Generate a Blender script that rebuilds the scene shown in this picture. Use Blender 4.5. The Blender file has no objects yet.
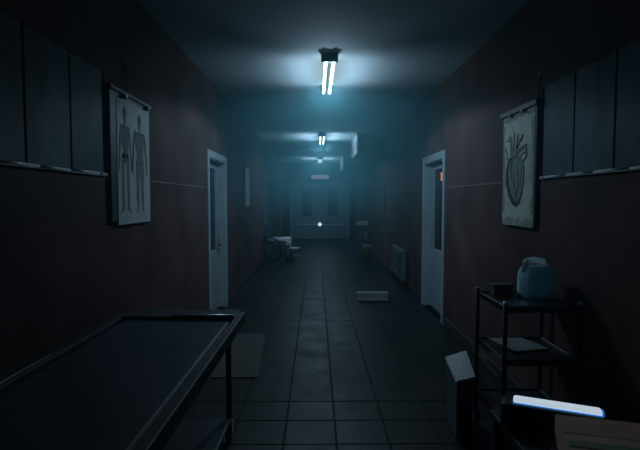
import bpy, bmesh, math, random
from mathutils import Vector, Matrix
random.seed(7)
R = math.radians
SC = bpy.context.scene
COL = SC.collection

# ------------------------------------------------------------------ dimensions
WL, WR = -1.24, 1.50          # corridor walls
YB, YE = -2.0, 18.0           # back and end
CH = 2.85                     # ceiling
EYE = 1.46
F = 478.0

def wall_pt(x, y, X):
    """photo measurement -> (Y, Z) on the wall plane at X"""
    Y = X * F / (x - 316.0)
    return Y, EYE - (y - 200.0) * Y / F

# ------------------------------------------------------------------ materials
def mat(name, col, rough=0.6, metal=0.0, var=0.0, scale=6.0, bump=0.0, bscale=60.0, emit=None, estr=0.0, spec=0.5, coat=0.0, stretch=None):
    m = bpy.data.materials.new(name); m.use_nodes = True
    nt = m.node_tree; b = nt.nodes['Principled BSDF']
    b.inputs['Base Color'].default_value = (*col, 1)
    b.inputs['Roughness'].default_value = rough
    b.inputs['Metallic'].default_value = metal
    b.inputs['Specular IOR Level'].default_value = spec
    b.inputs['Coat Weight'].default_value = coat
    tc = nt.nodes.new('ShaderNodeTexCoord')
    src = tc.outputs['Object']
    if stretch:
        mp = nt.nodes.new('ShaderNodeMapping'); mp.inputs['Scale'].default_value = stretch
        nt.links.new(src, mp.inputs['Vector']); src = mp.outputs['Vector']
    if var > 0:
        n = nt.nodes.new('ShaderNodeTexNoise'); n.inputs['Scale'].default_value = scale
        n.inputs['Detail'].default_value = 6; n.inputs['Roughness'].default_value = 0.65
        nt.links.new(src, n.inputs['Vector'])
        r = nt.nodes.new('ShaderNodeValToRGB')
        lo = tuple(max(0, c * (1 - var)) for c in col); hi = tuple(min(1, c * (1 + var)) for c in col)
        r.color_ramp.elements[0].position = 0.3; r.color_ramp.elements[0].color = (*lo, 1)
        r.color_ramp.elements[1].position = 0.7; r.color_ramp.elements[1].color = (*hi, 1)
        nt.links.new(n.outputs['Fac'], r.inputs['Fac']); nt.links.new(r.outputs['Color'], b.inputs['Base Color'])
    if bump > 0:
        n2 = nt.nodes.new('ShaderNodeTexNoise'); n2.inputs['Scale'].default_value = bscale; n2.inputs['Detail'].default_value = 4
        nt.links.new(src, n2.inputs['Vector'])
        bp = nt.nodes.new('ShaderNodeBump'); bp.inputs['Strength'].default_value = bump; bp.inputs['Distance'].default_value = 0.01
        nt.links.new(n2.outputs['Fac'], bp.inputs['Height']); nt.links.new(bp.outputs['Normal'], b.inputs['Normal'])
    if emit:
        b.inputs['Emission Color'].default_value = (*emit, 1); b.inputs['Emission Strength'].default_value = estr
    return m

def brick_mat(name, c1, c2, mortar, axis='Y', w=1.25, h=0.31):
    m = mat(name, c1, 0.75, spec=.15)
    nt = m.node_tree; b = nt.nodes['Principled BSDF']
    tc = nt.nodes.new('ShaderNodeTexCoord'); sep = nt.nodes.new('ShaderNodeSeparateXYZ'); cmb = nt.nodes.new('ShaderNodeCombineXYZ')
    nt.links.new(tc.outputs['Object'], sep.inputs[0])
    nt.links.new(sep.outputs[axis], cmb.inputs['X']); nt.links.new(sep.outputs['Z'], cmb.inputs['Y'])
    br = nt.nodes.new('ShaderNodeTexBrick')
    br.inputs['Scale'].default_value = 1.0; br.inputs['Brick Width'].default_value = w; br.inputs['Row Height'].default_value = h
    br.inputs['Mortar Size'].default_value = 0.006; br.inputs['Mortar Smooth'].default_value = 0.3
    br.inputs['Color1'].default_value = (*c1, 1); br.inputs['Color2'].default_value = (*c2, 1); br.inputs['Mortar'].default_value = (*mortar, 1)
    nt.links.new(cmb.outputs[0], br.inputs['Vector'])
    nz = nt.nodes.new('ShaderNodeTexNoise'); nz.inputs['Scale'].default_value = 2.2; nz.inputs['Detail'].default_value = 7
    nt.links.new(tc.outputs['Object'], nz.inputs['Vector'])
    rp = nt.nodes.new('ShaderNodeValToRGB'); rp.color_ramp.elements[0].position = .3; rp.color_ramp.elements[0].color = (.55, .55, .55, 1)
    rp.color_ramp.elements[1].position = .72; rp.color_ramp.elements[1].color = (1.25, 1.2, 1.2, 1)
    nt.links.new(nz.outputs['Fac'], rp.inputs['Fac'])
    mx = nt.nodes.new('ShaderNodeMixRGB'); mx.blend_type = 'MULTIPLY'; mx.inputs['Fac'].default_value = 1
    nt.links.new(br.outputs['Color'], mx.inputs['Color1']); nt.links.new(rp.outputs['Color'], mx.inputs['Color2'])
    nt.links.new(mx.outputs['Color'], b.inputs['Base Color'])
    bp = nt.nodes.new('ShaderNodeBump'); bp.inputs['Strength'].default_value = .22; bp.inputs['Distance'].default_value = .01; bp.invert = True
    nt.links.new(br.outputs['Fac'], bp.inputs['Height']); nt.links.new(bp.outputs['Normal'], b.inputs['Normal'])
    return m

def floor_mat():
    m = mat('floor_tile', (.03, .036, .04), .38, spec=.3)
    nt = m.node_tree; b = nt.nodes['Principled BSDF']
    g = nt.nodes.new('ShaderNodeNewGeometry'); tc = nt.nodes.new('ShaderNodeTexCoord')
    n = nt.nodes.new('ShaderNodeTexNoise'); n.inputs['Scale'].default_value = 3.5; n.inputs['Detail'].default_value = 8; n.inputs['Roughness'].default_value = .7
    nt.links.new(tc.outputs['Object'], n.inputs['Vector'])
    r1 = nt.nodes.new('ShaderNodeValToRGB')
    r1.color_ramp.elements[0].position = .3; r1.color_ramp.elements[0].color = (.004, .0045, .005, 1)
    r1.color_ramp.elements[1].position = .75; r1.color_ramp.elements[1].color = (.012, .0135, .014, 1)
    nt.links.new(n.outputs['Fac'], r1.inputs['Fac'])
    mr = nt.nodes.new('ShaderNodeMapRange'); mr.inputs['To Min'].default_value = .65; mr.inputs['To Max'].default_value = 1.25
    nt.links.new(g.outputs['Random Per Island'], mr.inputs['Value'])
    mx = nt.nodes.new('ShaderNodeVectorMath'); mx.operation = 'SCALE'
    nt.links.new(r1.outputs['Color'], mx.inputs[0]); nt.links.new(mr.outputs['Result'], mx.inputs['Scale'])
    nt.links.new(mx.outputs['Vector'], b.inputs['Base Color'])
    mr2 = nt.nodes.new('ShaderNodeMapRange'); mr2.inputs['From Min'].default_value = .3; mr2.inputs['From Max'].default_value = .7
    mr2.inputs['To Min'].default_value = .34; mr2.inputs['To Max'].default_value = .62
    nt.links.new(n.outputs['Fac'], mr2.inputs['Value']); nt.links.new(mr2.outputs['Result'], b.inputs['Roughness'])
    bp = nt.nodes.new('ShaderNodeBump'); bp.inputs['Strength'].default_value = .12; bp.inputs['Distance'].default_value = .01
    nt.links.new(n.outputs['Fac'], bp.inputs['Height']); nt.links.new(bp.outputs['Normal'], b.inputs['Normal'])
    return m

M = dict(
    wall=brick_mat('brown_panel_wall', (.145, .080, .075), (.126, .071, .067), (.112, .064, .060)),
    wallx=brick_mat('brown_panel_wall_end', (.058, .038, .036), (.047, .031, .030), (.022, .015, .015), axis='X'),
    upper=mat('stained_blue_grey_panel', (.115, .158, .200), .6, spec=.15, var=.65, scale=2.2, bump=.25, bscale=18, stretch=(1, 1, .45)),
    seam=mat('dark_seam', (.04, .055, .07), .8, var=.2),
    mould=mat('worn_brown_moulding', (.19, .13, .125), .55, var=.4, scale=8),
    ledge=mat('chipped_white_ledge', (.90, .92, .92), .28, var=.25, scale=14, spec=.9),
    ceil=mat('ceiling_plaster', (.46, .51, .54), .75, var=.10, scale=1.6, bump=.15, bscale=30),
    floor=floor_mat(),
    grout=mat('dark_grout', (.005, .006, .006), .8, var=.3),
    base=mat('dark_baseboard', (.04, .038, .04), .55, var=.3),
    frame=mat('blue_white_door_paint', (.42, .49, .53), .45, var=.12, scale=5),
    leaf=mat('blue_grey_door_leaf', (.37, .44, .48), .5, var=.14, scale=4),
    glass=mat('dark_door_glass', (.006, .011, .014), .2, var=.2, spec=.18),
    handle=mat('dull_steel', (.30, .33, .35), .35, metal=.9, var=.15, scale=30),
    duct=mat('duct_white_paint', (.88, .90, .92), .5, var=.06),
    enddoor=mat('grey_green_end_door', (.20, .27, .29), .55, var=.15),
    endframe=mat('pale_end_door_frame', (.30, .36, .37), .55, var=.12),
    fixture=mat('grey_fixture_metal', (.045, .052, .06), .5, metal=.3, var=.1),
    tube=mat('lit_tube', (.9, .95, 1), .3, emit=(.80, .97, 1.0), estr=5.0),
    chrome=mat('chrome', (.75, .77, .78), .14, metal=1.0, var=.04),
    steel=mat('brushed_steel', (.36, .38, .40), .32, metal=1.0, var=.15, scale=40),
    darksteel=mat('dark_steel', (.07, .08, .09), .38, metal=.8, var=.2, scale=20),
    rail=mat('dull_dark_grey_rail', (.045, .052, .062), .6, var=.25, scale=14),
    strip=mat('worn_bright_strip', (.88, .9, .92), .45, metal=.8, var=.1, scale=30),
    knob=mat('pale_polished_knob', (.85, .88, .9), .25, metal=.3, var=.05),
    rubber=mat('black_rubber', (.012, .012, .013), .6, var=.2),
    vinyl=mat('dark_blue_black_vinyl', (.036, .050, .066), .5, var=.3, scale=7, bump=.1, bscale=120),
    paper=mat('grey_print_paper', (.72, .77, .76), .75, var=.12, scale=7),
    oldpaper=mat('aged_print_paper', (.74, .78, .68), .75, var=.22, scale=7),
    paperedge=mat('brown_stained_paper_edge', (.45, .45, .36), .8, var=.4, scale=18),
    ink=mat('grey_ink', (.17, .20, .21), .8, var=.25, scale=30),
    inkmid=mat('mid_grey_ink', (.27, .31, .325), .8, var=.2, scale=30),
    inkdark=mat('dark_green_black_ink', (.035, .055, .052), .8, var=.25, scale=30),
    inkgreen=mat('grey_green_ink', (.32, .40, .34), .8, var=.3, scale=25),
    board=mat('dark_backing_board', (.035, .04, .045), .55, var=.25),
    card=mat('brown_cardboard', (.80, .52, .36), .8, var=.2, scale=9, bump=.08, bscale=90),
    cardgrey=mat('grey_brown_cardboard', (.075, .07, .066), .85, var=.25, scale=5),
    white=mat('off_white_plastic', (.85, .87, .88), .45, var=.08),
    whitebox=mat('off_white_carton', (.30, .31, .33), .75, var=.15, scale=6),
    greyplastic=mat('grey_plastic', (.16, .18, .20), .5, var=.12),
    blue=mat('blue_jug_plastic', (.28, .55, .68), .25, var=.35, scale=9, bump=.25, bscale=9),
    bluelight=mat('pale_blue_jug_label', (.34, .62, .78), .4, var=.3, scale=12),
    bluedark=mat('dark_blue_cap', (.02, .05, .09), .3, var=.15),
    greengrey=mat('grey_green_carton', (.12, .145, .13), .7, var=.2, scale=20),
    yellow=mat('yellow_plastic', (.26, .25, .06), .5, var=.15),
    cabinet=mat('pale_grey_enamel', (.15, .17, .19), .45, var=.15, scale=8),
    black=mat('matt_black', (.01, .01, .011), .7, var=.2),
    caseblack=mat('dark_case_plastic', (.035, .045, .055), .4, var=.2),
    highlight_glow=mat('glowing_highlight', (.8, .85, .9), .4, emit=(.72, .88, 1.0), estr=.62),
    blueglow=mat('blue_highlight_fringe', (.05, .2, .6), .3, emit=(.02, .22, .75), estr=.5),
    lens=mat('glowing_boss', (.8, .9, .95), .3, emit=(.75, .93, 1.0), estr=1.2),  # round boss on the push bar, glow added to make it bright
    orange=mat('orange_indicator', (.8, .3, .15), .4, emit=(1.0, .30, .14), estr=.55),
    sign=mat('grey_sign_plastic', (.55, .50, .50), .5, var=.08, emit=(1.0, .86, .86), estr=.55),
    signdark=mat('sign_dark_print', (.08, .09, .10), .6, var=.1),
    cloth=mat('pale_blanket', (.80, .83, .85), .9, var=.1, scale=25, bump=.3, bscale=60),
    bench=mat('dark_bench_wood', (.045, .042, .042), .5, var=.25, scale=9),
    flap=mat('reddish_cardboard_inside', (.74, .42, .30), .85, var=.2, scale=9),
    green=mat('dull_green_tape', (.36, .40, .24), .7, var=.2),
)

for k_ in ('blue',):
    b_ = M[k_].node_tree.nodes['Principled BSDF']; b_.inputs['Subsurface Weight'].default_value = .9; b_.inputs['Subsurface Radius'].default_value = (.8, .95, 1.0); b_.inputs['Subsurface Scale'].default_value = .4
# ------------------------------------------------------------------ mesh helpers
def box(bm, x0, x1, y0, y1, z0, z1, mi=0, bev=0.0, mtx=None, seg=2):
    c = Vector(((x0 + x1) / 2, (y0 + y1) / 2, (z0 + z1) / 2))
    m = Matrix.Translation(c) @ Matrix.Diagonal((abs(x1 - x0), abs(y1 - y0), abs(z1 - z0), 1))
    if mtx is not None: m = mtx @ m
    r = bmesh.ops.create_cube(bm, size=1, matrix=m)
    vs = r['verts']; fs = {f for v in vs for f in v.link_faces}
    for f in fs: f.material_index = mi
    if bev > 0:
        es = list({e for v in vs for e in v.link_edges})
        rr = bmesh.ops.bevel(bm, geom=es, offset=bev, segments=seg, affect='EDGES', profile=.5)
        for f in rr['faces']: f.material_index = mi
    return bm

def tube(bm, pts, r, n=10, mi=0, cap=True):
    """swept round bar along points; r a number or a list"""
    pts = [Vector(p) for p in pts]
    rr = r if isinstance(r, (list, tuple)) else [r] * len(pts)
    rings = []; up = None
    for i, p in enumerate(pts):
        if i == 0: d = pts[1] - pts[0]
        elif i == len(pts) - 1: d = pts[-1] - pts[-2]
        else: d = (pts[i + 1] - pts[i]).normalized() + (pts[i] - pts[i - 1]).normalized()
        d.normalize()
        if up is None or abs(up.dot(d)) > .95:
            up = Vector((0, 0, 1)) if abs(d.z) < .9 else Vector((1, 0, 0))
        a = d.cross(up).normalized(); b = a.cross(d).normalized(); up = b
        rings.append([bm.verts.new(p + (a * math.cos(2 * math.pi * k / n) + b * math.sin(2 * math.pi * k / n)) * rr[i]) for k in range(n)])
    for i in range(len(rings) - 1):
        for k in range(n):
            f = bm.faces.new((rings[i][k], rings[i][(k + 1) % n], rings[i + 1][(k + 1) % n], rings[i + 1][k])); f.material_index = mi; f.smooth = True
    if cap:
        bm.faces.new(list(reversed(rings[0]))).material_index = mi
        bm.faces.new(rings[-1]).material_index = mi
    return bm

def lathe(bm, prof, c=(0, 0, 0), n=20, mi=0, axis='Z'):
    c = Vector(c); rings = []
    for r, h in prof:
        ring = []
        for k in range(n):
            a = 2 * math.pi * k / n
            if axis == 'Z': v = Vector((r * math.cos(a), r * math.sin(a), h))
            elif axis == 'Y': v = Vector((r * math.cos(a), h, r * math.sin(a)))
            else: v = Vector((h, r * math.cos(a), r * math.sin(a)))
            ring.append(bm.verts.new(c + v))
        rings.append(ring)
    for i in range(len(rings) - 1):
        for k in range(n):
            f = bm.faces.new((rings[i][k], rings[i][(k + 1) % n], rings[i + 1][(k + 1) % n], rings[i + 1][k])); f.material_index = mi; f.smooth = True
    bm.faces.new(list(reversed(rings[0]))).material_index = mi
    bm.faces.new(rings[-1]).material_index = mi
    return bm

def slab(bm, poly, h, mi=0):
    """closed prism: poly = list of 3D points, h = extrusion vector"""
    h = Vector(h); a = [bm.verts.new(Vector(p)) for p in poly]; b = [bm.verts.new(Vector(p) + h) for p in poly]
    bm.faces.new(a).material_index = mi; bm.faces.new(list(reversed(b))).material_index = mi
    n = len(a)
    for i in range(n):
        bm.faces.new((a[i], b[i], b[(i + 1) % n], a[(i + 1) % n])).material_index = mi
    return bm

def B(): return bmesh.new()

def obj(name, bm, mats, parent=None, loc=None):
    bmesh.ops.recalc_face_normals(bm, faces=bm.faces[:])
    me = bpy.data.meshes.new(name); bm.to_mesh(me); bm.free()
    for m in (mats if isinstance(mats, (list, tuple)) else [mats]): me.materials.append(M[m] if isinstance(m, str) else m)
    o = bpy.data.objects.new(name, me); COL.objects.link(o)
    if parent is not None: o.parent = parent
    if loc: o.location = loc
    return o

def tag(o, label=None, cat=None, group=None, kind=None):
    if label: o['label'] = label
    if cat: o['category'] = cat
    if group: o['group'] = group
    if kind: o['kind'] = kind
    return o

def thing(name, label, cat, loc=(0, 0, 0), rz=0, group=None):
    o = bpy.data.objects.new(name, None); COL.objects.link(o); o.empty_display_size = .1
    o.location = loc; o.rotation_euler = (0, 0, rz)
    return tag(o, label, cat, group)

def struct(name, bm, mats, label=None, parent=None):
    o = obj(name, bm, mats, parent); o['kind'] = 'structure'
    if label: o['label'] = label
    return o

def copy_tree(o, parent=None):
    c = o.copy(); COL.objects.link(c); c.parent = parent
    for ch in list(o.children): copy_tree(ch, c)
    return c

# ------------------------------------------------------------------ SETTING
# floor: individual bevelled tiles over a grout bed, one mesh
bm = B()
box(bm, WL, WR, YB, YE, -.10, -.004, 1)
rows = [YB]
y = 3.10
ys = [3.10]
while y > YB + .31: y -= .31; ys.append(y)
ys = sorted(ys); rows += ys + [3.40, 5.45]
y = 5.45; k = 0
while y < YE - .7:
    y += (.27, .31, .62, .31)[k % 4]; k += 1; rows.append(y)
rows.append(YE); rows = sorted(set(round(v, 4) for v in rows))
xs = [WL] + [v for v in (.123 + .318 * k for k in range(-6, 6)) if WL + .05 < v < WR - .05] + [WR]
for i in range(len(rows) - 1):
    for j in range(len(xs) - 1):
        g = .003
        box(bm, xs[j] + g, xs[j + 1] - g, rows[i] + g, rows[i + 1] - g, -.02, random.uniform(-.001, 0.0), 0, .0035, seg=1)
struct('floor', bm, ['floor', 'grout'], 'dark glossy worn floor tiles along the corridor')

bm = B(); box(bm, WL - .25, WR + .25, YB, YE + .2, CH, CH + .15)
struct('ceiling', bm, 'ceil', 'plain grey plaster corridor ceiling')

T = .25
SPL, SPR = 2.85, 3.19     # where the near upper panelling stops on each side
D0, D1, DH = 5.53, 6.50, 1.955
E0, E1 = 11.45, 12.45
def wall_side(name, X, s, split, opens, label):
    """s = outward direction (-1 left, +1 right)"""
    bm = B()
    def seg(y0, y1, z0, z1, inset=0.0, mi=0):
        a, b = X + s * inset, X + s * T
        box(bm, min(a, b), max(a, b), y0, y1, z0, z1, mi)
    seg(YB, split, 0, 1.60)
    seg(YB, split, 1.60, 2.21, .015, 2); seg(YB, split, 2.21, CH, 0, 0)
    # upper panels with dark seams between
    y = split - .012
    while y > YB:
        y0 = max(YB, y - .37)
        a, b = X + s * .005, X + s * .03
        box(bm, min(a, b), max(a, b), y0, y, 1.612, 2.212, 1, .003, seg=1)
        y = y0 - .014
    cur = split
    for (o0, o1) in opens:
        seg(cur, o0, 0, CH); seg(o0, o1, DH, CH); cur = o1
    seg(cur, YE, 0, CH)
    return struct(name, bm, ['wall', 'upper', 'seam'], label)
wall_side('wall_left', WL, -1, SPL, [(D0, D1), (E0, E1)], 'dark brown panelled left corridor wall')
wall_side('wall_right', WR, 1, SPR, [(D0 + .08, D1 + .08)], 'dark brown panelled right corridor wall')
bm = B()
EX0, EX1, EH = -.88, 1.16, 2.0
box(bm, WL - .25, EX0, YE, YE + .2, 0, CH); box(bm, EX1, WR + .25, YE, YE + .2, 0, CH); box(bm, EX0, EX1, YE, YE + .2, EH, CH)
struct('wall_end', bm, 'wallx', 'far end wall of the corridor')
bm = B(); box(bm, WL - .25, WR + .25, YB - .2, YB, 0, CH)
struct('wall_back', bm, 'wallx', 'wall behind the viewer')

# ledges and mouldings at dado height, chipped white near, thin brown further on
def ledge(name, X, s, y0, y1, label):
    bm = B(); y = y0
    while y < y1 - .02:
        L = min(random.uniform(.24, .34), y1 - y)
        o, h = random.uniform(.014, .018), random.uniform(-.002, .002)
        slab(bm, [(X + s * .05, y, 1.60), (X - s * o, y, 1.60), (X - s * o, y, 1.604), (X - s * .002, y, 1.616 + h), (X + s * .05, y, 1.617 + h)], (0, L - .004, 0))
        tube(bm, [(X - s * .012, y + .001, 1.610 + h), (X - s * .012, y + L - .005, 1.610 + h)], .0075, 10)
        y += L
    return struct(name, bm, 'ledge', label)
ledge('trim_1', WL, -1, YB, SPL - .02, 'chipped pale ledge on the near left wall')
ledge('trim_2', WR, 1, YB, SPR - .02, 'chipped pale ledge on the near right wall')
def mould(name, X, s, spans, label):
    bm = B()
    for y0, y1 in spans:
        a, b = X - s * .007, X + s * .02
        box(bm, min(a, b), max(a, b), y0, y1, 1.590, 1.606, 0, .003, seg=1)
    return struct(name, bm, 'mould', label)
mould('trim_3', WL, -1, [(SPL, D0 - .1), (D1 + .1, E0 - .1), (E1 + .1, YE)], 'thin brown moulding along the left wall')
mould('trim_4', WR, 1, [(SPR, D0 - .02), (D1 + .18, YE)], 'thin brown moulding along the right wall')
def skirt(name, X, s, spans, label):
    bm = B()
    for y0, y1 in spans:
        a, b = X - s * .014, X + s * .01
        box(bm, min(a, b), max(a, b), y0, y1, 0, .10, 0, .004, seg=1)
    return struct(name, bm, 'base', label)
skirt('baseboard_left', WL, -1, [(YB, D0 - .1), (D1 + .1, E0 - .1), (E1 + .1, YE)], 'dark baseboard of the left wall')
skirt('baseboard_right', WR, 1, [(YB, D0 - .02), (D1 + .18, YE)], 'dark baseboard of the right wall')
bm = B(); 
for x0, x1 in ((WL, EX0 - .1), (EX1 + .1, WR)): box(bm, x0, x1, YE - .014, YE + .01, 0, .10, 0, .004, seg=1)
struct('baseboard_end', bm, 'base', 'dark baseboard of the end wall')

# side doors
def side_door(name, X, s, y0, y1, label, handle=True, win=(.81, 1.86), mf='frame', ml='leaf'):
    """recessed leaf with a narrow glazed slot; frame proud of the wall"""
    XL = X + s * .08
    wy0, wy1 = y0 + .31, y0 + .79
    bm = B()
    def bx(a, b, ya, yb, za, zb, mi=0, bev=.003): box(bm, min(a, b), max(a, b), ya, yb, za, zb, mi, bev, seg=1)
    A, Bx = XL, XL + s * .045
    ly0, ly1, lz = y0 + .015, y1 - .015, DH - .03
    bx(A, Bx, ly0, wy0, .008, lz); bx(A, Bx, wy1, ly1, .008, lz); bx(A, Bx, wy0, wy1, .008, win[0]); bx(A, Bx, wy0, wy1, win[1], lz)
    leaf = struct(name, bm, ml, label); 
    bm = B()
    def fx(a, b, ya, yb, za, zb): box(bm, min(a, b), max(a, b), ya, yb, za, zb, 0, .004, seg=1)
    P = X - s * .02; Q = X + s * .004
    fx(P, Q, y0 - .085, y0, 0, DH + .085); fx(P, Q, y1, y1 + .085, 0, DH + .085); fx(P, Q, y0, y1, DH, DH + .085)
    J0, J1 = X - s * .015, X + s * .20
    fx(J0, J1, y0 - .006, y0 + .008, 0, DH); fx(J0, J1, y1 - .008, y1 + .006, 0, DH); fx(J0, J1, y0, y1, DH - .008, DH + .006)
    obj('door_frame', bm, mf, leaf)
    bm = B(); c = XL + s * .022; box(bm, c - .004, c + .004, wy0, wy1, win[0], win[1]); obj('window_pane', bm, 'glass', leaf)
    bm = B(); a, b = XL + s * .06, XL + s * .10
    box(bm, min(a, b), max(a, b), y0 - .05, y1 + .05, 0, DH + .05); obj('dark_room_backing', bm, 'black', leaf)
    if handle:
        bm = B(); hy = y1 - .075; hz = .86
        a, b = XL - s * .008, XL
        box(bm, min(a, b), max(a, b), hy - .02, hy + .02, hz - .12, hz + .09, 0, .003, seg=1)
        tube(bm, [(XL, hy, hz), (XL - s * .05, hy, hz), (XL - s * .055, hy - .02, hz), (XL - s * .055, hy - .12, hz - .005)], .010, 8)
        obj('door_handle', bm, 'handle', leaf)
    return leaf
side_door('door_1', WL, -1, D0, D1, 'pale blue left-hand door with narrow dark glass slot and lever handle')
side_door('door_2', WR, 1, D0 + .08, D1 + .08, 'pale blue right-hand door with narrow dark glass slot', handle=False)
side_door('door_3', WL, -1, E0, E1, 'far left-hand door beyond the pale wall panel', mf='greyplastic', ml='board')

# end double door
bm = B()
mid = (EX0 + EX1) / 2
def leafbox(x0, x1):
    w0 = x0 + .335 if x0 < mid - .2 else x0 + .30
    w0 = mid - .66 if x0 < mid - .2 else mid + .31
    w1 = w0 + .36
    box(bm, x0, w0, YE + .03, YE + .08, .01, EH - .01); box(bm, w1, x1, YE + .03, YE + .08, .01, EH - .01)
    box(bm, w0, w1, YE + .03, YE + .08, .01, .84); box(bm, w0, w1, YE + .03, YE + .08, 1.84, EH - .01)
    return w0, w1
wa = leafbox(EX0 + .01, mid - .006); wb = leafbox(mid + .006, EX1 - .01)
dd = struct('door_4', bm, 'enddoor', 'grey double doors closing the far end of the corridor')
bm = B()
box(bm, EX0 - .10, EX0, YE - .02, YE + .1, 0, EH + .09, 0, .004, seg=1); box(bm, EX1, EX1 + .10, YE - .02, YE + .1, 0, EH + .0, 0, .004, seg=1)
slab(bm, [(EX0, YE - .02, EH), (EX1 + .10, YE - .02, EH), (EX1 + .10, YE - .02, EH - .12), (EX1 + .11, YE - .02, EH - .12), (EX1, YE - .02, EH + .09), (EX0, YE - .02, EH + .09)][:1] +
     [(EX1 + .10, YE - .02, EH - .001), (EX1, YE - .02, EH + .09), (EX0, YE - .02, EH + .09)], (0, .1, 0))
obj('door_frame', bm, 'endframe', dd)
for w0, w1 in (wa, wb):
    bm = B(); box(bm, w0, w1, YE + .05, YE + .06, .84, 1.84); obj('window_pane', bm, 'glass', dd)
bm = B()
tube(bm, [(EX0 + .12, YE - .05, .545), (EX1 - .12, YE - .05, .545)], .016, 8)
for x in (EX0 + .15, mid - .1, mid + .1, EX1 - .15): box(bm, x - .03, x + .03, YE - .05, YE + .03, .52, .57)
obj('push_bar', bm, 'white', dd)
LM = (mid, YE - .066, .545)
bm = B(); lathe(bm, [(.075, .02), (.085, -.01), (.085, -.03), (.07, -.035)], LM, 20, axis='Y'); ob = obj('round_boss', bm, 'white', dd)
bm = B(); lathe(bm, [(.066, -.034), (.06, -.05), (.035, -.065), (.004, -.07)], LM, 20, axis='Y'); obj('boss_glow', bm, 'lens', ob)  # round boss on the push bar, glow added to make it bright

# white panels hanging from the ceiling beside the second and third lamps
for y0, y1, lab in ((10.03, 11.9, 'bright hanging white panel beside the second ceiling light'), (15.1, 17.0, 'smaller farther hanging white panel beside the last ceiling light')):
    t = thing('hanging_panel', lab, 'panel', (.86, y0, CH), 0, 'white panels hanging from the ceiling'); L_ = y1 - y0
    bm = B(); slab(bm, [(0, 0, -.03), (0, L_, -.03), (0, L_, -.26), (0, L_ - .25, -.36), (0, L_ - .6, -.40), (0, 0, -.40)], (.03, 0, 0)); obj('panel', bm, 'duct', t)
    bm = B(); box(bm, -.012, .042, 0, L_, -.035, .0, 0, .003, seg=1); obj('ceiling_rail', bm, 'duct', t)

# ------------------------------------------------------------------ ceiling lamps
LX = .13
def make_lamp():
    t = thing('ceiling_light', '', 'ceiling light', (LX, 0, CH), 0, 'twin tube ceiling lights')
    bm = B()
    box(bm, -.035, .035, -.66, .66, -.035, .0, 0, .004, seg=1)
    obj('housing', bm, 'fixture', t)
    for y in (-.66, .66):
        bm = B(); s = 1 if y > 0 else -1
        box(bm, -.082, .082, min(y, y - s * .05), max(y, y - s * .05), -.078, .0, 0, .006, seg=1)
        obj('end_cap', bm, 'fixture', t)
    for x in (-.037, .037):
        bm = B(); tube(bm, [(x, -.65, -.082), (x, .65, -.082)], .0155, 10)
        obj('tube', bm, 'tube', t)
    return t
lamp = make_lamp()
labels = ['nearest twin-tube ceiling light, the largest in view', 'second twin-tube ceiling light along the corridor, beside the duct front', 'smallest twin-tube ceiling light, farthest down by the end doors']
lamps = []
for i, y in enumerate((5.27, 10.62, 16.2)):
    l = lamp if i == 0 else copy_tree(lamp)
    l.location.y = y; l['label'] = labels[i]; lamps.append(l)

LC = (.55, .80, 1.0)
HAZE = .135
HAZE_COL = (.28, .76, .90, 1)
P_SIDE = (2.3, 5.5, 7)
P_END = (11, 5, 4)
P_SPOT = (44, 36, 20)
def area(name, loc, d, xa, sx, sy, p, spread):
    ld = bpy.data.lights.new(name, 'AREA'); ld.shape = 'RECTANGLE'; ld.size = sx; ld.size_y = sy
    ld.energy = p; ld.color = LC; ld.spread = R(spread)
    lo = bpy.data.objects.new(name, ld); COL.objects.link(lo)
    za = -Vector(d).normalized(); xa = Vector(xa); ya = za.cross(xa)
    lo.matrix_world = Matrix.Translation(loc) @ Matrix((xa, ya, za)).transposed().to_4x4()
for i, l in enumerate(lamps):
    y = l.location.y
    for s in (-1, 1):
        area('tube_side_glow', (LX + s * .09, y, CH - .29), (s * .68, 0, .73), (0, 1, 0), 1.15, .05, P_SIDE[i], 92)
        ed = bpy.data.lights.new('tube_end_glow', 'SPOT'); ed.energy = P_END[i]; ed.color = LC; ed.spot_size = R(88); ed.spot_blend = 1.0; ed.shadow_soft_size = 0
        eo = bpy.data.objects.new('tube_end_glow', ed); COL.objects.link(eo); eo.location = (LX, y + s * .25, CH - .30)
        eo.rotation_euler = Vector((0, s * .93, .36)).to_track_quat('-Z', 'Y').to_euler()
    # light thrown down and out by the fixture, cut off just under the ceiling
    sd = bpy.data.lights.new('tube_down_light', 'SPOT'); sd.energy = P_SPOT[i]; sd.color = LC; sd.spot_size = R(159); sd.spot_blend = .12; sd.shadow_soft_size = .10
    so = bpy.data.objects.new('tube_down_light', sd); COL.objects.link(so); so.location = (LX, y, CH - .16)

# ------------------------------------------------------------------ wall pictures
def on_wall(X, off):
    def f(px, py):
        Y, Z = wall_pt(px, py, X); return Vector((X + off, Y, Z))
    return f

def stroke(bm, pts, w, nrm, th=.0012, mi=0):
    """flat ink line of varying width in the plane of the paper"""
    nrm = Vector(nrm)
    for i in range(len(pts) - 1):
        a, b = pts[i], pts[i + 1]; d = (b - a)
        if d.length < 1e-5: continue
        d.normalize(); q = d.cross(nrm).normalized()
        wa = w[i] if isinstance(w, (list, tuple)) else w; wb = w[i + 1] if isinstance(w, (list, tuple)) else w
        e = d * min(wa, wb) * .4
        slab(bm, [a - q * wa / 2 - e, a + q * wa / 2 - e, b + q * wb / 2 + e, b - q * wb / 2 + e], nrm * th * (1 + .12 * i), mi)

def poly2(bm, pts, nrm, th=.001, mi=0): slab(bm, pts, Vector(nrm) * th, mi)

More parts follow.
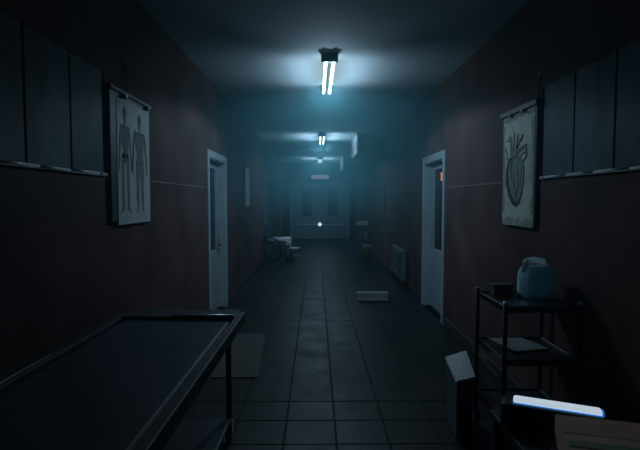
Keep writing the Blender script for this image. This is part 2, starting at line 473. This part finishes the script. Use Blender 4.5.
# --- left: anatomy figures
X = WL
t = thing('anatomy_poster', 'framed print of two anatomical standing figures on the left wall', 'poster', (0, 0, 0))
bm = B(); box(bm, X - .005, X + .022, 2.865, 3.545, 1.325, 2.15, 0, .004, seg=1); obj('backing_board', bm, 'board', t)
bm = B(); box(bm, X + .021, X + .025, 2.955, 3.515, 1.305, 2.09); obj('paper', bm, 'paper', t)
bm = B(); box(bm, X + .0, X + .034, 2.86, 3.57, 2.12, 2.15, 0, .008); obj('top_rail', bm, 'board', t)
for yy in (3.06, 3.46):
    bm = B(); box(bm, X + .02, X + .05, yy - .02, yy + .02, 2.10, 2.125, 0, .005); obj('clip', bm, 'darksteel', t)
bm = B(); tube(bm, [(X + .012, 3.15, 2.155), (X + .012, 3.15, 2.34)], .0045, 8); lathe(bm, [(.016, 0), (.016, .012)], (X, 3.15, 2.335), 10, axis='X'); obj('hanging_rod', bm, 'darksteel', t)
XN = (1, 0, 0); SX = X + .0252
def figure(cy, zt, H, muscle, aw):
    """standing anatomical figure drawn on the paper, centre cy, top of head zt, height H"""
    def p(u, v): return Vector((SX, cy + u * H, zt - v * H))
    bm = B(); mm = 1 if muscle else 0
    hd = [p(.052 * math.cos(a) * .8, .06 + .062 * math.sin(a)) for a in [k * math.pi / 7 for k in range(14)]]
    poly2(bm, hd, XN, mi=0)
    stroke(bm, [p(-.03, .03), p(.0, .0), p(.03, .03), p(.035, .07), p(.0, .12), p(-.03, .08), p(-.03, .03)], .007, XN, .0016)
    stroke(bm, [p(0, .11), p(0, .19)], .028, XN, mi=mm)
    # torso
    if muscle:
        poly2(bm, [p(-.12, .18), p(.12, .18), p(.11, .30), p(.07, .40), p(.085, .50), p(-.085, .50), p(-.07, .40), p(-.10, .30)], XN, mi=1)
        stroke(bm, [p(0, .18), p(0, .50)], .009, XN, .0016)
        for v in (.25, .33, .40): stroke(bm, [p(-.08, v), p(0, v + .02), p(.08, v)], .007, XN, .0016)
        stroke(bm, [p(-.11, .18), p(-.10, .30), p(-.07, .40), p(-.085, .5)], .010, XN, .0016)
        stroke(bm, [p(.11, .18), p(.10, .30), p(.07, .40), p(.085, .5)], .014, XN, .0016)
    else:
        poly2(bm, [p(-.08, .18), p(.08, .18), p(.09, .33), p(.05, .42), p(.08, .50), p(-.08, .50), p(-.05, .42), p(-.09, .33)], XN, mi=1)
        stroke(bm, [p(0, .15), p(0, .50)], .024, XN, .0016)
        for k in range(6):
            v = .20 + k * .035; w = .085 * math.sin(.9 + k * .33)
            stroke(bm, [p(-w, v + .02), p(-w * .8, v), p(0, v + .006), p(w * .8, v), p(w, v + .02)], .009, XN, .0014)
        poly2(bm, [p(-.085, .44), p(.085, .44), p(.05, .52), p(-.05, .52)], XN, mi=0)
    stroke(bm, [p(-.12 * aw, .185), p(.12 * aw, .185)], .014, XN)
    for s in (-1, 1):
        wL = [.030, .034, .022, .026, .014] if muscle else [.024, .016, .02, .015, .013]
        stroke(bm, [p(s * .125 * aw, .19), p(s * .165 * aw, .30), p(s * .17 * aw, .37), p(s * .19 * aw, .48), p(s * .20 * aw, .55)], wL, XN, mi=0)
        for q in (-1, 0, 1): stroke(bm, [p(s * .20 * aw, .55), p(s * .20 * aw + q * .014, .59)], .005, XN)
        wG = [.070, .064, .038, .052, .022] if muscle else [.044, .032, .040, .032, .022]
        stroke(bm, [p(s * .055, .50), p(s * .06, .62), p(s * .06, .73), p(s * .065, .83), p(s * .06, .95)], wG, XN, mi=1)
        stroke(bm, [p(s * .055 + .012, .50), p(s * .06 + .016, .62), p(s * .06 + .01, .73), p(s * .065 + .012, .83), p(s * .06 + .008, .95)], .008, XN, .0016)
        stroke(bm, [p(s * .06, .95), p(s * .105, .985)], [.020, .012], XN)
    return bm
obj('drawn_figure', figure(3.075, 2.05, .675, False, .72), ['ink', 'inkmid'], t)['label'] = 'grey sketched skeleton'
obj('drawn_figure', figure(3.325, 2.035, .665, True, 1.0), ['ink', 'inkmid'], t)['label'] = 'grey sketched muscle figure'

# --- right: heart print
X = WR; XN = (-1, 0, 0); SX = X - .0252
t = thing('heart_poster', 'aged print of an anatomical heart hanging on the right wall', 'poster')
bm = B(); box(bm, X - .022, X + .005, 3.215, 3.80, 1.29, 2.12, 0, .004, seg=1); obj('backing_board', bm, 'board', t)
bm = B(); box(bm, X - .025, X - .021, 3.235, 3.775, 1.27, 2.09); obj('paper', bm, 'oldpaper', t)
bm = B()
rs = random.Random(3)
def ragged(y0, y1, z0, z1, horizontal, inner):
    n = 16; pts = []
    for k in range(n + 1):
        f = k / n; j = rs.uniform(.3, 1.0)
        if horizontal: pts.append(Vector((SX, y0 + (y1 - y0) * f, z0 + inner * j)))
        else: pts.append(Vector((SX, y0 + inner * j, z0 + (z1 - z0) * f)))
    if horizontal: pts += [Vector((SX, y1, z0)), Vector((SX, y0, z0))]
    else: pts += [Vector((SX, y0, z1)), Vector((SX, y0, z0))]
    return pts
poly2(bm, ragged(3.237, 3.773, 1.272, 0, True, .08), XN, .0005)
poly2(bm, ragged(3.237, 3.773, 2.088, 0, True, -.05), XN, .0005)
poly2(bm, ragged(3.237, 0, 1.36, 2.03, False, .06), XN, .0005)
poly2(bm, ragged(3.773, 0, 1.36, 2.03, False, -.05), XN, .0005)
obj('stained_border', bm, 'paperedge', t)
bm = B(); box(bm, X - .036, X, 3.205, 3.83, 2.095, 2.14, 0, .008); obj('top_rail', bm, 'board', t)
for yy in (3.40, 3.62):
    bm = B(); box(bm, X - .05, X - .02, yy - .022, yy + .022, 2.08, 2.10, 0, .005); obj('clip', bm, 'darksteel', t)
bm = B(); tube(bm, [(X - .012, 3.225, 2.12), (X - .012, 3.225, 2.30)], .005, 8); lathe(bm, [(.016, 0), (.016, -.012)], (X, 3.225, 2.295), 10, axis='X'); obj('hanging_rod', bm, 'darksteel', t)
g = on_wall(SX, 0)
bm = B()
def L(pp): return [g(*q) for q in pp]
body = [(508.5, 162), (506.5, 172), (507, 183), (509.5, 193), (513, 201), (516.5, 205.5), (519.5, 201), (522, 192), (523.5, 181), (523.8, 170), (522.5, 160), (519, 155), (513, 156)]
poly2(bm, L(body), XN, .0008, 1)
stroke(bm, L([(513, 158), (509, 161), (507, 172), (507.3, 183), (510, 194), (513.5, 202), (516.5, 205.5)]), [.012, .03, .045, .045, .045, .04, .025], XN, .0016, 0)
stroke(bm, L([(516.5, 205.5), (519.8, 201), (522.2, 192), (523.6, 181), (524, 170), (522.5, 161)]), [.03, .028, .02, .014, .012, .012], XN, .0016, 0)
stroke(bm, L([(512, 162), (511, 170), (512, 178), (516, 190), (516.5, 203)]), [.02, .02, .012, .012, .012], XN, .0016, 0)
stroke(bm, L([(518, 163), (517.5, 172), (519, 182), (517.5, 194)]), .010, XN, .0016, 0)
stroke(bm, L([(521, 165), (521.5, 175), (520, 186)]), .008, XN, .0016, 0)
stroke(bm, L([(513, 172), (515, 180), (513, 188)]), .007, XN, .0016, 0)
# vessels: aorta arch, branches, pulmonary artery
stroke(bm, L([(512.5, 160), (511.5, 150), (511.5, 143), (509.5, 137)]), [.05, .042, .024, .018], XN, .0012, 1)
stroke(bm, L([(511, 160), (510, 150), (510.3, 143), (508, 138)]), .010, XN, .0016, 0)
stroke(bm, L([(514.2, 158), (513.4, 150), (513.4, 143), (513.8, 134)]), .012, XN, .0016, 0)
stroke(bm, L([(516, 156), (515.8, 148), (516.6, 141), (517.5, 135)]), [.02, .02, .016, .014], XN, .0016, 0)
stroke(bm, L([(517, 148), (519, 142), (521.5, 138.5), (522, 136)]), [.024, .02, .02, .026], XN, .0016, 0)
stroke(bm, L([(516.5, 160), (518, 153), (521.5, 149), (525.5, 147)]), [.045, .045, .038, .034], XN, .0012, 1)
stroke(bm, L([(516, 158), (517.5, 152), (521.5, 147.5), (525.7, 144.5)]), .011, XN, .0016, 0)
stroke(bm, L([(519, 160), (521, 155), (525.5, 152)]), .012, XN, .0016, 0)
stroke(bm, L([(524, 160), (526, 156), (526.2, 150), (525.6, 145)]), [.02, .02, .014, .012], XN, .0016, 0)
stroke(bm, L([(507.5, 160), (506.5, 153), (504.8, 149)]), .010, XN, .0014, 0)
stroke(bm, L([(505.8, 142), (508, 141.5)]), .010, XN, .0014, 0)
obj('drawn_heart', bm, ['inkdark', 'inkgreen'], t)['label'] = 'dark inked anatomical heart'

# --- smaller far pictures
def small_picture(name, X, s, y0, y1, z0, z1, label, m='paper', fw=.03):
    t = thing(name, label, 'picture', (0, 0, 0))
    bm = B()
    def bx(ya, yb, za, zb, d0, d1): 
        a, b = X - s * d0, X - s * d1
        box(bm, min(a, b), max(a, b), ya, yb, za, zb, 0, .003, seg=1)
    bx(y0, y1, z0, z0 + fw, -.002, .03); bx(y0, y1, z1 - fw, z1, -.002, .03); bx(y0, y0 + fw, z0, z1, -.002, .03); bx(y1 - fw, y1, z0, z1, -.002, .03)
    obj('frame', bm, 'greyplastic', t)
    bm = B(); bx(y0 + fw, y1 - fw, z0 + fw, z1 - fw, -.002, .018); obj('print', bm, m, t)
small_picture('framed_picture', WL, -1, 8.22, 8.86, 1.32, 2.06, 'pale framed sheet on the left wall just past the near door')
small_picture('framed_picture', WL, -1, 14.1, 14.6, 1.45, 2.04, 'narrow framed picture past the far left door', 'whitebox')
small_picture('framed_picture', WR, 1, 10.35, 10.95, 1.18, 1.82, 'grey framed picture on the right wall above the enamel cabinet', 'cardgrey')

# sign over the end doors, flag sign, orange indicator
t = thing('overhead_sign', 'blank faintly lit grey sign box over the far double doors', 'sign', (0, 0, 0))
bm = B(); box(bm, -.19, .49, YE - .10, YE + .002, 2.24, 2.40, 0, .01); obj('sign_body', bm, 'greyplastic', t)
bm = B(); box(bm, -.17, .47, YE - .104, YE - .098, 2.255, 2.385, 0, .003, seg=1); obj('sign_face', bm, 'sign', t)
t = thing('flag_sign', 'small pale striped sign projecting from the right wall', 'sign', (0, 0, 0))
bm = B(); box(bm, 1.165, WR + .002, 13.79, 13.81, .735, .855, 0, .003, seg=1); obj('sign_plate', bm, 'duct', t)
bm = B()
box(bm, 1.24, 1.48, 13.786, 13.791, .785, .800)
slab(bm, [(1.18, 13.786, .845), (1.25, 13.786, .845), (1.215, 13.786, .79)], (0, .005, 0))
obj('sign_print', bm, 'signdark', t)
bm = B(); box(bm, 1.5755, 1.5925, 5.99, 6.05, 1.70, 1.81, 0, .004, seg=1)
tag(obj('indicator_light', bm, 'orange'), 'small glowing orange light in the glass slot of the right-hand door', 'indicator light')

# ------------------------------------------------------------------ gurney (left foreground)
t = thing('hospital_gurney', 'dark padded steel gurney along the near left wall', 'gurney', (-.833, 2.0, 0), R(-1.0))
GW, GL, GZ = .355, .95, .755
bm = B(); box(bm, -GW + .035, GW - .035, -GL + .01, GL - .13, GZ - .075, GZ - .004, 0, .018, seg=3); obj('pad', bm, 'vinyl', t)
for s in (-1, 1):
    bm = B(); box(bm, s * GW - .022, s * GW + .022, -GL, GL, GZ - .055, GZ + .012, 0, .006, seg=2)
    r = obj('side_rail', bm, 'rail' if s > 0 else 'vinyl', t)
    if s < 0:
        bm = B(); tube(bm, [(s * (GW + .004), -GL + .02, GZ + .014), (s * (GW + .004), .12, GZ + .014)], .0035, 8); obj('edge_strip', bm, 'steel', r)
    if s > 0:
        for yy in (.32, .22, .02, -.05):
            bm = B(); lathe(bm, [(.007, .0), (.006, .004), (.002, .006)], (s * GW + .01, yy + .3, GZ + .012), 8); obj('bolt', bm, 'chrome', r)
bm = B(); box(bm, -GW + .02, GW - .02, GL - .14, GL + .04, GZ - .06, GZ + .016, 0, .005, seg=2); eb = obj('end_board', bm, 'vinyl', t)
bm = B(); tube(bm, [(-.03, GL - .14, GZ + .019), (GW - .03, GL - .14, GZ + .020)], .009, 12); obj('edge_strip', bm, 'strip', eb)
bm = B(); tube(bm, [(-GW, -GL + .015, GZ - .02), (GW, -GL + .015, GZ - .02)], .013, 10); obj('end_bar', bm, 'rail', t)
for sx in (-1, 1):
    for sy in (-1, 1):
        lx, ly = sx * (GW - .065), sy * (GL - .10)
        bm = B(); tube(bm, [(lx, ly, .115), (lx, ly, GZ - .05)], .017, 12); leg = obj('leg', bm, 'darksteel', t)
        bm = B()
        box(bm, lx - .022, lx - .016, ly - .03, ly + .02, .045, .12); box(bm, lx + .016, lx + .022, ly - .03, ly + .02, .045, .12); box(bm, lx - .022, lx + .022, ly - .02, ly + .02, .112, .122)
        obj('caster_fork', bm, 'chrome', leg)
        bm = B(); lathe(bm, [(.03, -.013), (.05, -.011), (.0505, 0), (.05, .011), (.03, .013)], (lx, ly - .012, .0505), 20, axis='X'); obj('caster_wheel', bm, 'rubber', leg)
bm = B(); box(bm, -GW + .055, GW - .055, -GL + .12, GL - .12, .12, .14, 0, .004, seg=1); sh = obj('lower_shelf', bm, 'darksteel', t)
bm = B()
for s in (-1, 1): tube(bm, [(s * (GW - .058), -GL + .12, .14), (s * (GW - .058), GL - .12, .14)], .006, 8)
obj('shelf_edge', bm, 'steel', sh)

# flat cardboard lying on the tiles
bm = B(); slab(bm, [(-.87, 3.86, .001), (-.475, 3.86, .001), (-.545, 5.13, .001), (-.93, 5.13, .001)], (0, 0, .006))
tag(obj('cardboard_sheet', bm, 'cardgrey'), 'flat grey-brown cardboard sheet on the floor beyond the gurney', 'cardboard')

# low white carton on the floor
t = thing('low_carton', 'low off-white carton lying on the floor in mid corridor', 'box', (.82, 6.9, 0))
bm = B(); box(bm, -.22, .22, -.06, .07, 0.001, .105, 0, .004, seg=1); obj('carton_body', bm, 'whitebox', t)
bm = B(); box(bm, -.226, .226, -.065, .075, .085, .122, 0, .004, seg=1); obj('lid', bm, 'whitebox', t)

# enamel cabinet against the right wall
t = thing('enamel_cabinet', 'narrow pale grey cabinet standing against the right wall', 'cabinet', (0, 0, 0))
bm = B(); box(bm, 1.40, 1.487, 7.78, 8.9, .13, .63, 0, .02, seg=3); obj('body', bm, 'cabinet', t)
for x in (1.42, 1.465):
    for y in (7.82, 8.85):
        bm = B(); box(bm, x - .012, x + .012, y - .012, y + .012, 0, .13); obj('foot', bm, 'darksteel', t)
for z0, z1, y0, y1 in ((.43, .54, 7.84, 8.02), (.25, .32, 7.84, 8.0)):
    bm = B(); box(bm, 1.396, 1.404, y0, y1, z0, z1, 0, .002, seg=1); obj('vent_slot', bm, 'black', t)

# yellow mop bucket
t = thing('mop_bucket', 'yellow mop bucket with grey wringer by the right wall', 'bucket', (1.15, 10.9, 0))
bm = B(); lathe(bm, [(.09, .06), (.10, .07), (.135, .36), (.14, .37), (.125, .365), (.10, .34)], (0, 0, 0), 20); obj('bucket', bm, 'yellow', t)
bm = B(); box(bm, -.09, .10, -.10, .10, .355, .44, 0, .02); obj('wringer', bm, 'greyplastic', t)
bm = B(); tube(bm, [(.0, 0, .43), (.01, 0, .58), (.0, 0, .70)], [.018, .024, .03], 10); obj('wringer_handle', bm, 'cabinet', t)
for sx in (-1, 1):
    for sy in (-1, 1):
        bm = B(); lathe(bm, [(.02, -.012), (.03, -.01), (.03, .01), (.02, .012)], (sx * .08, sy * .08, .03), 12, axis='X'); box(bm, sx * .08 - .008, sx * .08 + .008, sy * .08 - .01, sy * .08 + .01, .03, .075); obj('caster', bm, 'rubber', t)

# ------------------------------------------------------------------ wheelchair at the left in the distance (faces right)
t = thing('wheelchair', 'wheelchair with pale blanket on the seat against the far left wall', 'wheelchair', (-.87, 11.35, 0), R(-8))
bm = B(); box(bm, -.25, .22, -.22, .22, .44, .49, 0, .015); obj('seat', bm, 'vinyl', t)
bm = B(); box(bm, -.28, -.24, -.22, .22, .47, .90, 0, .012); obj('backrest', bm, 'vinyl', t)
for s in (-1, 1):
    bm = B()
    tube(bm, [(-.36, s * .235, .92), (-.27, s * .235, .92), (-.26, s * .235, .88), (-.26, s * .235, .30)], .012, 8)
    tube(bm, [(-.26, s * .235, .44), (.24, s * .235, .44), (.30, s * .235, .36), (.34, s * .20, .14)], .012, 8)
    tube(bm, [(-.26, s * .235, .22), (.20, s * .235, .22), (.22, s * .235, .44)], .012, 8)
    obj('side_frame', bm, 'steel', t)
    bm = B(); box(bm, -.22, .14, s * .235 - .025, s * .235 + .025, .535, .56, 0, .01); box(bm, -.02, .0, s * .235 - .008, s * .235 + .008, .44, .54); obj('armrest', bm, 'white', t)
    w = B(); n = 28
    tube(w, [(-.18 + .285 * math.cos(2 * math.pi * k / n), s * .285, .302 + .285 * math.sin(2 * math.pi * k / n)) for k in range(n + 1)], .016, 8, cap=False)
    wh = obj('drive_wheel', w, 'rubber', t)
    w = B(); lathe(w, [(.03, -.025), (.03, .025)], (-.18, s * .285, .302), 12, axis='Y')
    for k in range(12): tube(w, [(-.18, s * .285, .302), (-.18 + .28 * math.cos(k * math.pi / 6), s * .285, .302 + .28 * math.sin(k * math.pi / 6))], .003, 5)
    tube(w, [(-.18, s * .24, .302), (-.18, s * .285, .302)], .012, 8)
    obj('spokes', w, 'steel', wh)
    bm = B(); lathe(bm, [(.05, -.014), (.075, -.012), (.075, .012), (.05, .014)], (.24, s * .235, .076), 16, axis='Y'); tube(bm, [(.24, s * .235, .08), (.22, s * .235, .24)], .010, 8); obj('caster', bm, 'rubber', t)
    bm = B(); box(bm, .30, .46, s * .11 - .08, s * .11 + .08, .135, .15, 0, .006); obj('foot_plate', bm, 'steel', t)
bm = B()
box(bm, .235, .47, -.15, .15, .31, .335, 0, .01); tube(bm, [(.24, 0, .44), (.30, 0, .32)], .012, 8)
obj('leg_rest', bm, 'white', t)
bm = B()
box(bm, -.235, .235, -.215, .215, .488, .53, 0, .018, seg=3); box(bm, .03, .24, -.20, .20, .528, .575, 0, .018, seg=3); box(bm, .222, .245, -.20, .20, .43, .55, 0, .01, seg=2)
b = obj('folded_blanket', bm, 'cloth'); b.location = (-.87, 11.35, .002); b.rotation_euler = (0, 0, R(-8))
tag(b, 'pale folded blanket on the seat of the far wheelchair', 'blanket')

# ------------------------------------------------------------------ trolley (right foreground)
t = thing('instrument_trolley', 'dark steel instrument trolley with three levels against the right wall', 'trolley', (0, 0, 0))
TX0, TX1, TY0, TY1 = 1.045, 1.46, 2.60, 3.05
for nm, z, m in (('top_tray', .862, 'darksteel'), ('middle_shelf', .562, 'darksteel'), ('lower_shelf', .22, 'darksteel')):
    bm = B(); box(bm, TX0, TX1, TY0, TY1, z - .012, z, 0, .003, seg=1)
    for a, b_, c, d in ((TX0, TX1, TY0, TY0 + .008), (TX0, TX1, TY1 - .008, TY1), (TX0, TX0 + .008, TY0, TY1), (TX1 - .008, TX1, TY0, TY1)):
        box(bm, a, b_, c, d, z - .025, z + .012, 0, .002, seg=1)
    obj(nm, bm, m, t)
for x in (TX0, TX1):
    for y in (TY0, TY1):
        bm = B(); tube(bm, [(x, y, .09), (x, y, .885)], .0125, 10); leg = obj('leg', bm, 'rubber', t)
        bm = B(); lathe(bm, [(.008, .0), (.015, .003), (.016, .010), (.010, .016), (.002, .018)], (x, y, .883), 12); obj('knob', bm, 'knob', leg)
        bm = B(); box(bm, x - .018, x - .012, y - .025, y + .015, .04, .10); box(bm, x + .012, x + .018, y - .025, y + .015, .04, .10); box(bm, x - .018, x + .018, y - .012, y + .012, .09, .10)
        obj('caster_fork', bm, 'chrome', leg)
        bm = B(); lathe(bm, [(.028, -.010), (.042, -.009), (.042, .009), (.028, .010)], (x, y - .008, .0422), 16, axis='X'); obj('caster_wheel', bm, 'rubber', leg)
bm = B(); slab(bm, [(TX0 - .004, TY1 - .02, .475), (TX0 - .004, TY0 + .06, .455), (TX0 - .004, TY0 + .06, .44), (TX0 - .004, TY1 - .02, .435)], (.03, 0, 0)); obj('side_brace', bm, 'steel', t)
# folder on middle shelf
bm = B(); slab(bm, [(1.105, 3.02, .563), (1.325, 3.025, .563), (1.385, 2.80, .563), (1.165, 2.75, .563)], (0, 0, .012)); 
tag(obj('paper_folder', bm, 'whitebox'), 'grey paper folder on the middle shelf of the trolley', 'folder')
# small box on tray
t = thing('small_carton', 'small grey-green carton on the trolley top, left of the blue jug', 'box', (1.172, 2.98, .863))
bm = B(); box(bm, -.06, .06, -.035, .035, 0, .062, 0, .003, seg=1); obj('carton_body', bm, 'greengrey', t)
bm = B(); box(bm, -.063, .063, -.038, .038, .052, .070, 0, .003, seg=1); obj('lid', bm, 'greengrey', t)
t = thing('glass_vial', 'tiny capped vial between the carton and the blue jug', 'vial', (1.232, 2.86, .863))
bm = B(); lathe(bm, [(.010, 0), (.011, .002), (.011, .022), (.006, .026)], (0, 0, 0), 12); obj('bottle', bm, 'glass', t)
bm = B(); lathe(bm, [(.008, .025), (.009, .027), (.009, .034), (.004, .036)], (0, 0, 0), 12); obj('cap', bm, 'chrome', t)
# blue jug
t = thing('water_jug', 'blue plastic water jug with moulded handle on the trolley top', 'jug', (1.348, 2.89, .863), R(6)); t.scale = (.9, 1, 1)
bm = B()
prof = [(-.100, .0), (.100, .0), (.104, .012), (.104, .13), (.098, .165), (.070, .195), (-.060, .195), (-.088, .180), (-.102, .15), (-.104, .012)]
slab(bm, [(x, -.065, z) for x, z in prof], (0, .13, 0))
bmesh.ops.bevel(bm, geom=[e for e in bm.edges], offset=.010, segments=2, affect='EDGES')
obj('body', bm, 'blue', t)
bm = B(); tube(bm, [(-.082, 0, .16), (-.084, 0, .205), (-.068, 0, .228), (-.02, 0, .233), (.045, 0, .222), (.060, 0, .18)], [.022, .020, .019, .019, .020, .022], 10); obj('handle', bm, 'blue', t)
bm = B(); lathe(bm, [(.022, .19), (.022, .225), (.019, .228)], (-.062, .035, 0), 16); obj('cap', bm, 'bluedark', t)

# waste bin with sloping white lid
t = thing('waste_bin', 'grey waste bin with sloping white lid left of the trolley', 'bin', (0, 0, 0))
A, Bp, Cc, Dd = (.856, 3.10), (1.005, 3.16), (.96, 2.83), (.838, 2.78)
zt = {A: .41, Bp: .435, Cc: .374, Dd: .365}
bm = B()
lo = [bm.verts.new((p[0] + (.93 - p[0]) * .12, p[1] + (3.0 - p[1]) * .12, 0.001)) for p in (A, Bp, Cc, Dd)]
hi = [bm.verts.new((p[0], p[1], zt[p])) for p in (A, Bp, Cc, Dd)]
bm.faces.new(lo); bm.faces.new(hi)
for i in range(4): bm.faces.new((lo[i], lo[(i + 1) % 4], hi[(i + 1) % 4], hi[i]))
bmesh.ops.bevel(bm, geom=bm.edges[:], offset=.012, segments=2, affect='EDGES')
obj('bin_body', bm, 'greyplastic', t)
bm = B(); slab(bm, [(p[0] + .004 * (-1 if p[0] < .93 else 1), p[1], zt[p] + .002) for p in (A, Bp, Cc, Dd)], (0, -.006, .018))
bmesh.ops.bevel(bm, geom=bm.edges[:], offset=.005, segments=2, affect='EDGES')
obj('lid', bm, 'white', t)

# ------------------------------------------------------------------ low bench with case, sheet and carton (right foreground corner)
t = thing('low_bench', 'dark low bench under the dark case and carton', 'bench', (0, 0, 0))
BZ = .45
bm = B(); box(bm, .84, 1.47, 1.42, 2.26, BZ - .03, BZ, 0, .006, seg=1); obj('bench_top', bm, 'bench', t)
for x in (.87, 1.44):
    for y in (1.45, 2.23):
        bm = B(); box(bm, x - .02, x + .02, y - .02, y + .02, 0, BZ - .03, 0, .003, seg=1); obj('leg', bm, 'bench', t)
rz = math.atan2(-.14, .314)
t = thing('glint_case', 'dark case with a white-blue lamp highlight added as a glowing strip along its top', 'dark case', (1.021, 2.031, BZ), rz)
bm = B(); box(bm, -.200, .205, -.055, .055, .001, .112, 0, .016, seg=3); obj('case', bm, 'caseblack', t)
bm = B(); box(bm, -.150, .195, -.028, .026, .108, .132, 0, .011, seg=4); obj('highlight_glow', bm, 'highlight_glow', t)  # lamp highlight along the case top, put in as an emissive strip
bm = B(); box(bm, -.150, .195, -.034, -.027, .108, .116, 0, .002, seg=1); box(bm, .194, .203, -.026, .02, .108, .128, 0, .004, seg=1); obj('blue_fringe', bm, 'blueglow', t)  # blue fringe of that highlight, also put in as emission
bm = B(); slab(bm, [(.945, 1.985, BZ + .001), (.94, 1.62, BZ + .001), (1.10, 1.62, BZ + .001), (1.20, 1.86, BZ + .001)], (0, 0, .003))
tag(obj('paper_sheet', bm, 'whitebox'), 'grey sheet lying on the bench in front of the dark case', 'paper')
t = thing('cardboard_carton', 'closed brown cardboard carton in the near right corner', 'box', (1.161, 1.71, BZ + .006), R(-16))
bm = B(); cw, cd, chh, th = .225, .165, .112, .006
box(bm, -cw, cw, -cd, cd, 0, th); box(bm, -cw, cw, -cd, -cd + th, 0, chh); box(bm, -cw, cw, cd - th, cd, 0, chh); box(bm, -cw, -cw + th, -cd, cd, 0, chh); box(bm, cw - th, cw, -cd, cd, 0, chh)
obj('carton_body', bm, 'card', t)
bm = B(); slab(bm, [(-cw, cd, chh), (cw, cd, chh), (cw, .003, chh + .002), (-cw, .003, chh + .002)], (0, 0, .005)); obj('flap', bm, 'flap', t)
bm = B(); slab(bm, [(-cw, -cd, chh), (cw, -cd, chh), (cw, -.003, chh + .002), (-cw, -.003, chh + .002)], (0, 0, .005)); obj('flap', bm, 'card', t)
bm = B(); box(bm, -cw - .001, cw + .001, -.105, -.06, chh + .006, chh + .0085); obj('tape', bm, 'green', t)

# ------------------------------------------------------------------ world, camera, view
w = bpy.data.worlds.new('night'); w.use_nodes = True
w.node_tree.nodes['Background'].inputs[0].default_value = (.2, .35, .5, 1); w.node_tree.nodes['Background'].inputs[1].default_value = .002
SC.world = w
# thin teal haze in the air, thicker under the ceiling and farther down the corridor
nt = w.node_tree; out = [n for n in nt.nodes if n.type == 'OUTPUT_WORLD'][0]
vs = nt.nodes.new('ShaderNodeVolumeScatter'); vs.inputs['Color'].default_value = HAZE_COL; vs.inputs['Anisotropy'].default_value = .3
gp = nt.nodes.new('ShaderNodeNewGeometry'); sp = nt.nodes.new('ShaderNodeSeparateXYZ'); nt.links.new(gp.outputs['Position'], sp.inputs[0])
def rng(sock, f0, f1, t0, t1):
    m = nt.nodes.new('ShaderNodeMapRange'); m.interpolation_type = 'SMOOTHSTEP'
    m.inputs['From Min'].default_value = f0; m.inputs['From Max'].default_value = f1; m.inputs['To Min'].default_value = t0; m.inputs['To Max'].default_value = t1
    nt.links.new(sock, m.inputs['Value']); return m.outputs['Result']
ml = nt.nodes.new('ShaderNodeMath'); ml.operation = 'MULTIPLY'
nt.links.new(rng(sp.outputs['Z'], .8, 2.0, .12, 1.0), ml.inputs[0]); nt.links.new(rng(sp.outputs['Y'], 2.0, 8.0, .3 * HAZE, HAZE), ml.inputs[1])
va = nt.nodes.new('ShaderNodeVolumeAbsorption'); va.inputs['Color'].default_value = HAZE_COL
ad = nt.nodes.new('ShaderNodeAddShader')
nt.links.new(ml.outputs[0], vs.inputs['Density']); nt.links.new(ml.outputs[0], va.inputs['Density'])
nt.links.new(vs.outputs['Volume'], ad.inputs[0]); nt.links.new(va.outputs['Volume'], ad.inputs[1]); nt.links.new(ad.outputs[0], out.inputs['Volume'])
cd_ = bpy.data.cameras.new('camera'); cam = bpy.data.objects.new('camera', cd_); COL.objects.link(cam)
cd_.sensor_width = 36; cd_.lens = F / 640 * 36; cd_.clip_start = .02
cam.location = (0, 0, EYE)
cam.rotation_euler = (R(90) - math.atan(25 / F), 0, -math.atan(4 / F))
SC.camera = cam
SC.view_settings.view_transform = 'Standard'; SC.view_settings.look = 'None'
SC.view_settings.exposure = 0; SC.view_settings.gamma = 1; SC.view_settings.use_curve_mapping = False
SC.cycles.use_denoising = True
SC.cycles.max_bounces = 8; SC.cycles.volume_bounces = 1
